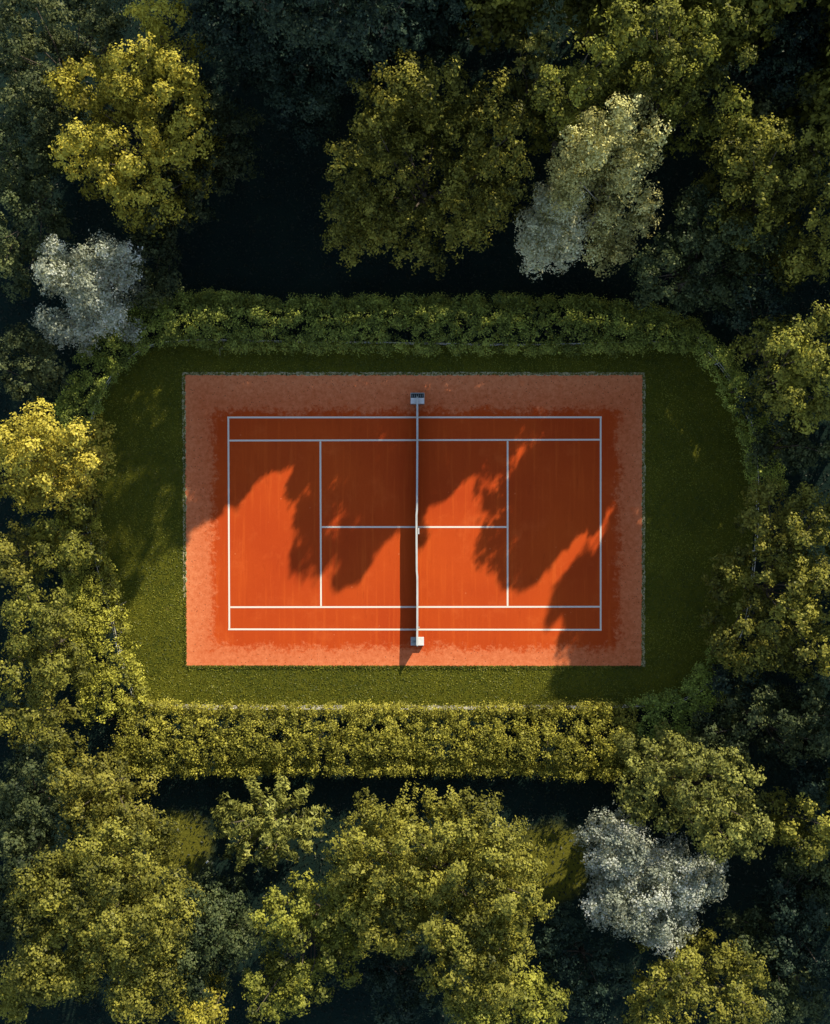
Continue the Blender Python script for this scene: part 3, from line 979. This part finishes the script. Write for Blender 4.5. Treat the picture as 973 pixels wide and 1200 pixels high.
# ------------------------------------------------------------------ trees
G2 = 'tall trees beyond the picture that shade the court'
G1 = 'trees around the tennis court'
TREES = [
 # name, label, lobes, material, style
 ('yellow_tree', 'bright yellow tree above the silver tree in the upper left corner', [(165, 85, 62, 50, 9.6, 3.0), (195, 140, 52, 60, 9.4, 2.8), (110, 175, 58, 45, 9.0, 2.6), (160, 215, 55, 45, 8.6, 2.6), (100, 95, 45, 45, 8.4, 2.4)], 'yellow', 'clumpy'),
 ('broadleaf_tree', 'dark green tree showing behind the right side of the bright yellow tree', [(225, 155, 62, 75, 6.0, 2.4), (190, 235, 60, 45, 5.4, 2.2)], 'green', 'spray'),
 ('blossom_tree', 'silvery white blossom tree between the bright yellow tree and the curved hedge', [(68, 312, 36, 38, 7.6, 2.0), (122, 300, 38, 32, 8.0, 2.0), (94, 338, 40, 30, 7.9, 2.0), (114, 364, 40, 28, 7.2, 1.9), (60, 382, 30, 26, 6.6, 1.8)], 'silver', 'fine'),
 ('broadleaf_tree', 'small dark bushy tree just right of the silver tree at the left', [(172, 310, 34, 48, 4.2, 1.8)], 'green', 'clumpy'),
 ('broadleaf_tree', 'dark tree at the left edge above the silver tree, with a few yellow tips', [(14, 175, 46, 55, 6.0, 2.4), (25, 245, 46, 60, 6.0, 2.4), (8, 300, 26, 45, 6.4, 2.0)], 'green', 'clumpy'),
 ('broadleaf_tree', 'dark tree in the far upper left corner of the picture', [(30, 35, 62, 62, 7.0, 2.6), (45, 115, 46, 56, 7.0, 2.2), (105, 25, 50, 40, 6.6, 2.2)], 'green', 'clumpy'),
 ('yellow_tree', 'small yellow treetop at the top edge above the big bright yellow tree', [(165, 8, 36, 26, 9.0, 2.2), (205, 14, 24, 26, 8.2, 2.0)], 'yellow', 'sparse'),
 ('broadleaf_tree', 'dark grey-green tree at the top edge, left of the big olive tree', [(345, 40, 62, 62, 6.2, 2.4), (350, 95, 45, 45, 5.6, 2.2), (300, 20, 45, 40, 5.8, 2.0)], 'dark', 'dense'),
 ('broadleaf_tree', 'very dark tree at the top edge right behind the big olive tree', [(430, 30, 60, 55, 5.5, 2.2), (500, 20, 50, 40, 5.5, 2.2)], 'dark', 'sparse'),
 ('olive_tree', 'large round olive green tree directly above the court', [(505, 120, 95, 62, 8.6, 3.0), (445, 180, 62, 75, 8.0, 2.6), (560, 170, 68, 80, 8.6, 3.0), (500, 235, 95, 66, 7.8, 2.6), (505, 175, 80, 70, 9.4, 2.6), (418, 248, 42, 46, 6.2, 2.4)], 'olive', 'spray'),
 ('broadleaf_tree', 'small light tuft of a tree between the large olive tree and the top edge', [(624, 58, 30, 34, 8.8, 2.0), (645, 110, 22, 20, 7.4, 1.8)], 'pale', 'needle'),
 ('broadleaf_tree', 'olive tree above the cream and silver blossom tree', [(682, 62, 52, 42, 11.2, 2.6), (672, 104, 46, 36, 9.4, 2.6), (722, 32, 42, 36, 11.4, 2.4)], 'olive', 'clumpy'),
 ('broadleaf_tree', 'broad olive yellow tree at the top edge right of centre', [(785, 40, 70, 55, 9.6, 3.0), (850, 45, 50, 52, 9.6, 3.0), (820, 105, 58, 50, 8.4, 2.6), (845, 130, 44, 36, 8.2, 2.4), (765, 82, 46, 30, 7.4, 2.4)], 'olive', 'clumpy'),
 ('broadleaf_tree', 'dark tree in the far upper right corner of the picture', [(925, 30, 62, 60, 6.4, 2.4), (905, 95, 42, 40, 5.6, 2.0)], 'dark', 'clumpy'),
 ('broadleaf_tree', 'tall olive yellow tree at the right edge, second below the upper right corner', [(905, 175, 66, 50, 7.9, 2.6), (955, 190, 45, 60, 8.4, 2.6), (900, 240, 60, 50, 7.5, 2.5), (950, 280, 50, 48, 8.0, 2.5)], 'olive', 'clumpy'),
 ('broadleaf_tree', 'darker rounded tree right of the cream blossom tree, over the end of the upper hedge', [(826, 246, 34, 40, 6.0, 2.2), (820, 310, 74, 58, 6.0, 2.6), (870, 300, 55, 60, 6.6, 2.4)], 'green', 'clumpy'),
 ('broadleaf_tree', 'olive tree at the right edge beside the thin curved hedge', [(945, 395, 52, 48, 8.6, 2.6), (950, 455, 55, 52, 7.2, 2.4)], 'olive', 'clumpy'),
 ('broadleaf_tree', 'small dark tree between the two olive trees at the middle of the right edge', [(925, 515, 42, 30, 4.8, 2.0), (965, 530, 32, 26, 7.6, 2.0)], 'green', 'clumpy'),
 ('broadleaf_tree', 'large sunlit olive tree overhanging the right side of the lawn', [(935, 615, 58, 52, 7.4, 2.6), (885, 680, 52, 48, 5.8, 2.2), (940, 690, 58, 62, 7.2, 2.6), (890, 745, 58, 52, 5.8, 2.2), (950, 760, 50, 46, 6.6, 2.2)], 'olive', 'clumpy'),
 ('broadleaf_tree', 'dark tree at the right edge below the large sunlit olive tree', [(900, 845, 62, 48, 5.2, 2.0), (955, 850, 42, 55, 5.8, 2.2), (850, 870, 40, 34, 4.8, 1.8)], 'green', 'clumpy'),
 ('broadleaf_tree', 'round olive tree leaning over the silver tree at the lower right', [(775, 895, 52, 30, 6.6, 2.2), (800, 940, 80, 46, 7.0, 2.6), (865, 970, 58, 44, 7.0, 2.6), (850, 910, 50, 40, 6.8, 2.4)], 'pale', 'clumpy'),
 ('blossom_tree', 'silvery white blossom tree at the lower right', [(728, 1000, 46, 38, 6.0, 2.2), (800, 1040, 66, 38, 6.2, 2.2), (730, 1060, 46, 42, 5.8, 2.2), (775, 1080, 48, 40, 5.4, 2.2)], 'silver', 'fine'),
 ('broadleaf_tree', 'olive tree at the bottom edge below the silver tree', [(805, 1155, 55, 42, 7.4, 2.4), (865, 1165, 52, 50, 7.6, 2.4), (780, 1195, 50, 26, 6.8, 2.2)], 'olive', 'clumpy'),
 ('broadleaf_tree', 'olive tree at the right edge right of the round one by the silver tree', [(955, 980, 36, 48, 7.2, 2.2)], 'olive', 'clumpy'),
 ('broadleaf_tree', 'dark tree at the right edge just above the lower right corner', [(940, 1070, 48, 46, 5.2, 2.0), (950, 1130, 55, 50, 5.4, 2.0)], 'dark', 'clumpy'),
 ('broadleaf_tree', 'very large olive tree below the long sunlit hedge, bottom centre', [(455, 1014, 72, 62, 8.0, 2.6), (545, 1012, 80, 66, 8.6, 2.8), (600, 1060, 50, 70, 8.2, 2.6), (510, 1080, 75, 60, 8.4, 2.6), (560, 1140, 70, 60, 7.8, 2.6), (440, 1060, 55, 55, 7.0, 2.4)], 'olive', 'spray'),
 ('broadleaf_tree', 'tree with loose dull green clumps left of the bottom centre tree', [(345, 1084, 58, 44, 6.2, 2.2), (370, 1130, 65, 50, 6.0, 2.2), (320, 1170, 50, 36, 6.6, 2.2), (410, 1056, 36, 38, 6.4, 2.0)], 'olive', 'clumpy'),
 ('broadleaf_tree', 'olive treetop cut by the bottom edge right of the bottom centre tree', [(625, 1180, 50, 36, 6.2, 2.2), (560, 1200, 50, 26, 6.4, 2.0)], 'olive', 'clumpy'),
 ('small_tree', 'small pale green tree with pointed leaves just below the long sunlit hedge', [(310, 972, 70, 52, 4.2, 2.2)], 'pale', 'needle'),
 ('broadleaf_tree', 'big yellow-green tree filling the lower left corner', [(130, 1014, 62, 56, 8.0, 2.6), (75, 1060, 70, 62, 8.0, 2.6), (150, 1090, 80, 62, 8.4, 2.8), (60, 1140, 60, 50, 7.6, 2.4), (165, 1160, 60, 40, 7.2, 2.2)], 'olive', 'dense'),
 ('broadleaf_tree', 'dull green tree beside the right flank of the big lower left tree', [(245, 1100, 52, 55, 6.0, 2.2), (225, 1165, 40, 36, 5.6, 2.0)], 'green', 'dense'),
 ('broadleaf_tree', 'small bright treetop on the bottom edge left of the bottom centre tree', [(238, 1192, 32, 20, 7.8, 1.8)], 'yellow', 'dense'),
 ('broadleaf_tree', 'light olive tree below the corner where the left and lower hedges meet', [(145, 952, 42, 38, 6.4, 2.2), (95, 935, 48, 48, 6.6, 2.2)], 'olive', 'dense'),
 ('broadleaf_tree', 'olive tree at the left edge above the big lower left tree', [(28, 930, 42, 60, 6.6, 2.2), (20, 1000, 36, 45, 6.4, 2.2)], 'green', 'clumpy'),
 ('broadleaf_tree', 'olive tree at the left edge beside the lower end of the left hedge', [(30, 850, 46, 40, 7.0, 2.2), (66, 880, 28, 28, 5.0, 2.0)], 'olive', 'clumpy'),
 ('broadleaf_tree', 'olive tree at the left edge beside the middle of the left hedge', [(36, 725, 46, 45, 7.4, 2.4), (25, 785, 48, 42, 7.4, 2.4), (55, 795, 26, 34, 5.6, 2.0)], 'olive', 'clumpy'),
 ('yellow_tree', 'bright yellow tree at the left edge halfway up, touching the lawn', [(28, 520, 50, 40, 8.0, 2.4), (85, 525, 32, 40, 7.6, 2.2), (15, 570, 32, 30, 7.2, 2.2), (60, 565, 42, 34, 6.4, 2.2)], 'yellow', 'dense'),
 ('broadleaf_tree', 'small olive tree right below the bright yellow one halfway up the left edge', [(88, 655, 28, 30, 5.0, 1.8), (55, 640, 30, 34, 5.6, 1.8), (88, 600, 26, 30, 3.6, 1.6)], 'olive', 'clumpy'),
 ('broadleaf_tree', 'dark olive tree at the left edge with a lit tip, below the bright yellow one', [(8, 650, 30, 48, 6.6, 2.0)], 'olive', 'clumpy'),
 ('broadleaf_tree', 'dark tree at the left edge between the silver tree and the bright yellow one', [(25, 430, 46, 52, 5.4, 2.2), (8, 395, 24, 30, 6.8, 1.8)], 'green', 'clumpy'),
 ('broadleaf_tree', 'dark treetop between the two tall olive yellow trees at the upper right', [(870, 130, 46, 40, 5.6, 2.2), (940, 125, 46, 42, 5.8, 2.2)], 'green', 'clumpy'),
 ('broadleaf_tree', 'dark tree in the gap between the hedge bend and the right edge olive trees', [(895, 350, 40, 42, 4.6, 2.0), (925, 460, 34, 42, 4.0, 1.8)], 'dark', 'clumpy'),
 ('broadleaf_tree', 'dark tree behind the dark hedge at the lower right corner of the lawn', [(880, 800, 46, 30, 4.0, 1.8), (960, 910, 40, 40, 5.0, 2.0)], 'dark', 'clumpy'),
 ('broadleaf_tree', 'dim tree at the bottom edge just left of the tree below the silver one', [(700, 1150, 48, 48, 3.8, 1.8), (660, 1110, 34, 40, 3.4, 1.6)], 'dark', 'clumpy'),
 ('broadleaf_tree', 'dim tree at the bottom edge under the left flank of the bottom centre tree', [(470, 1170, 52, 44, 4.0, 1.8)], 'dark', 'clumpy'),
 ('broadleaf_tree', 'dim green tree in the lower right corner of the picture', [(930, 1180, 56, 40, 5.6, 2.0), (885, 1105, 38, 40, 4.4, 1.8), (965, 1030, 34, 44, 6.0, 2.0)], 'green', 'clumpy'),
 ('broadleaf_tree', 'dim tree at the left edge below the olive tree of the left hedge', [(10, 1075, 34, 50, 5.0, 1.8), (8, 960, 30, 50, 5.0, 1.8)], 'green', 'clumpy'),
 ('broadleaf_tree', 'dark olive treetop in the lower left corner of the picture', [(15, 1175, 40, 40, 6.4, 2.0)], 'olive', 'clumpy'),
]
for i, (nm, lb, lobes, mt, stl) in enumerate(TREES):
    tree(nm, lb, 'tree', lobes, mt, stl, G1 if 'silver' not in mt else 'silvery blossom trees', 1000 + i * 13, PALEBARK if mt == 'silver' else BARK)

# one blossom tree, light painted in: cream for sunlit crown, silver for shaded lobe
bt = tree('blossom_tree', 'blossom tree above the upper hedge, painted cream where sunlit and silvery in its shaded lower left part', 'tree',
          [(748, 152, 58, 46, 9.8, 2.9), (700, 165, 48, 40, 9.3, 2.6), (756, 215, 50, 60, 9.3, 2.8), (772, 150, 32, 46, 9.9, 2.6), (728, 262, 36, 38, 8.0, 2.4), (668, 205, 30, 30, 8.8, 2.2), (740, 120, 30, 20, 7.4, 2.0)],
          'cream', 'fine', None, 4001, PALEBARK)
LM['white'] = leaf_mat('shaded_blossom', (0.330, 0.329, 0.218), (0.638, 0.616, 0.428), (0.920, 0.891, 0.630), 0.35, 0.0)  # shaded copy of the same blossom, its tone put into the colour
lob = tree('silver', 'x', 'tree', [(652, 262, 44, 50, 5.8, 2.6), (668, 232, 28, 26, 6.2, 2.6)], 'white', 'fine', None, 4003, PALEBARK)
for ch in list(lob.children):
    if ch.name.startswith('crown'):
        ch.name = 'shaded_limb'
        ch['label'] = 'silvery white lower left part of the crown'
        ch.parent = bt
        ch.location = lob.location - bt.location
    else:
        ch.name = 'limb'
        ch.parent = bt
        ch.location = lob.location - bt.location
bpy.data.objects.remove(lob)

# tall trees just beyond the frame whose shadows fall across the court
G2 = 'tall trees beyond the picture that shade the court'
def gpx(u, v, z):
    """photograph position of a thing of height z standing at map position u, v"""
    k = D / (D - z)
    return (CX + (u - CX) * k, CY + (v - CY) * k)
OUT = [(310, 80, 62, 9.5, 3.2), (440, 118, 66, 17.5, 3.8), (370, 92, 64, 16.0, 3.8), (500, 60, 60, 12.5, 3.4), (570, 40, 66, 13.0, 3.2), (690, 40, 66, 12.5, 3.2), (820, 50, 70, 11.0, 3.2), (950, 60, 74, 12.0, 3.2),
       (950, 180, 64, 14.5, 3.4), (1000, 270, 64, 13.5, 3.4), (1000, 370, 64, 12.5, 3.2), (1000, 480, 60, 10.0, 2.8), (1010, 620, 60, 9.0, 2.8), (1000, 770, 60, 9.0, 2.8), (1000, 900, 60, 8.5, 2.6), (1000, 1040, 60, 8.5, 2.6),
       (300, -50, 70, 12.0, 3.4), (420, -60, 70, 12.5, 3.4), (540, -60, 70, 12.0, 3.4), (660, -60, 70, 12.5, 3.4), (780, -60, 70, 12.0, 3.4), (900, -60, 70, 12.5, 3.4), (1020, -30, 70, 12.5, 3.4), (1090, 90, 70, 12.5, 3.4)]
for i, (u, v, rr_, z, rz) in enumerate(OUT):
    a, b = gpx(u, v, z + rz * .5)
    kk = D / (D - z)
    dk = i < 4
    tree('broadleaf_tree', 'tall dark tree cut by the top edge left of the big olive tree' if dk else 'tall olive tree just outside the picture, or only just cut by its edge', 'tree',
         [(a, b, rr_ * kk, rr_ * kk, z, rz)], 'dark' if dk else 'olive', 'dense', G2, 5000 + 7 * i)

# ------------------------------------------------------------------ little things
def twig(u, v, seed, n=4):
    r = random.Random(seed)
    x, y = P(u, v, .8)
    o = MB()
    for k in range(n):
        a = r.uniform(0, 6.28); L = r.uniform(.3, .8)
        o.tube([(0, 0, .4), (math.cos(a) * L * .5, math.sin(a) * L * .5, .75 + r.uniform(-.1, .2)), (math.cos(a + .5) * L, math.sin(a + .5) * L, .9 + r.uniform(-.2, .3))], [.025, .02, .008], 5)
    o.tube([(0, 0, -0.03), (0, 0, .45)], [.04, .03], 6)
    ob = o.build('bare_twig', PALEBARK, None, True)
    ob.location = (x, y, 0)
    return ob
for (u, v, sd, lb) in ((139, 742, 1, 'pale bare twigs poking out of the left hedge beside the sunlit grass'), (134, 708, 2, 'pale bare twigs at the edge of the shade by the left hedge'),
                       (262, 404, 3, 'curly bare twigs hanging from the left part of the upper hedge'), (821, 402, 4, 'pale bare twigs at the bend of the upper right hedge')):
    tag(twig(u, v, sd, 6), lb, 'twigs', 'bare twigs at the hedges')
x, y = P(243, 1010)
pp = MB().box(-.09, .09, -.05, .05, 0.0, .02, .004).build('paper_scrap', WHITE)
pp.location = (x, y, .03); pp.rotation_euler = (0, 0.1, 0.7)
tag(pp, 'tiny white scrap on the dark ground below the small pale green tree', 'litter')

# ================================================================== light, sky, camera
w = bpy.data.worlds.new('World')
scene.world = w
w.use_nodes = True
nt = w.node_tree
bg = nt.nodes['Background']
sky = nt.nodes.new('ShaderNodeTexSky')
sky.sky_type = 'NISHITA'
sky.sun_disc = False
sky.sun_elevation = SUN_EL
az = math.atan2(SUN_H[0], SUN_H[1])
sky.sun_rotation = az
sky.air_density = 1.0
sky.dust_density = 0.3
sky.ozone_density = 1.0
hs = nt.nodes.new('ShaderNodeHueSaturation')
hs.inputs['Saturation'].default_value = 0.84
nt.links.new(sky.outputs[0], hs.inputs['Color'])
nt.links.new(hs.outputs[0], bg.inputs[0])
bg.inputs[1].default_value = 0.132

sl = bpy.data.lights.new('sun', 'SUN')
sl.energy = 4.5
sl.angle = math.radians(0.5)
sl.color = (1.0, 0.90, 0.70)
so = bpy.data.objects.new('sun', sl)
COL.objects.link(so)
so.location = (30, 50, 40)
so.rotation_euler = (math.radians(90) - SUN_EL, 0, -az + math.pi)
from mathutils import Vector
dv = Vector((-SUN_H[0] * math.cos(SUN_EL), -SUN_H[1] * math.cos(SUN_EL), -math.sin(SUN_EL)))
so.rotation_euler = dv.to_track_quat('-Z', 'Y').to_euler()

cam = bpy.data.cameras.new('camera')
co = bpy.data.objects.new('camera', cam)
COL.objects.link(co)
co.location = (0, 0, D)
co.rotation_euler = (0, 0, 0)
cam.sensor_fit = 'VERTICAL'
cam.sensor_height = 24.0
cam.lens = 24.0 / (2 * (1200 * S / 2) / D)
cam.clip_end = 1000
scene.camera = co

scene.view_settings.view_transform = 'Standard'
scene.view_settings.look = 'None'
scene.view_settings.exposure = 0.58
scene.view_settings.gamma = 1.0
scene.view_settings.use_curve_mapping = False
scene.cycles.max_bounces = 5
scene.cycles.diffuse_bounces = 3
scene.cycles.transparent_max_bounces = 4
scene.cycles.use_denoising = True
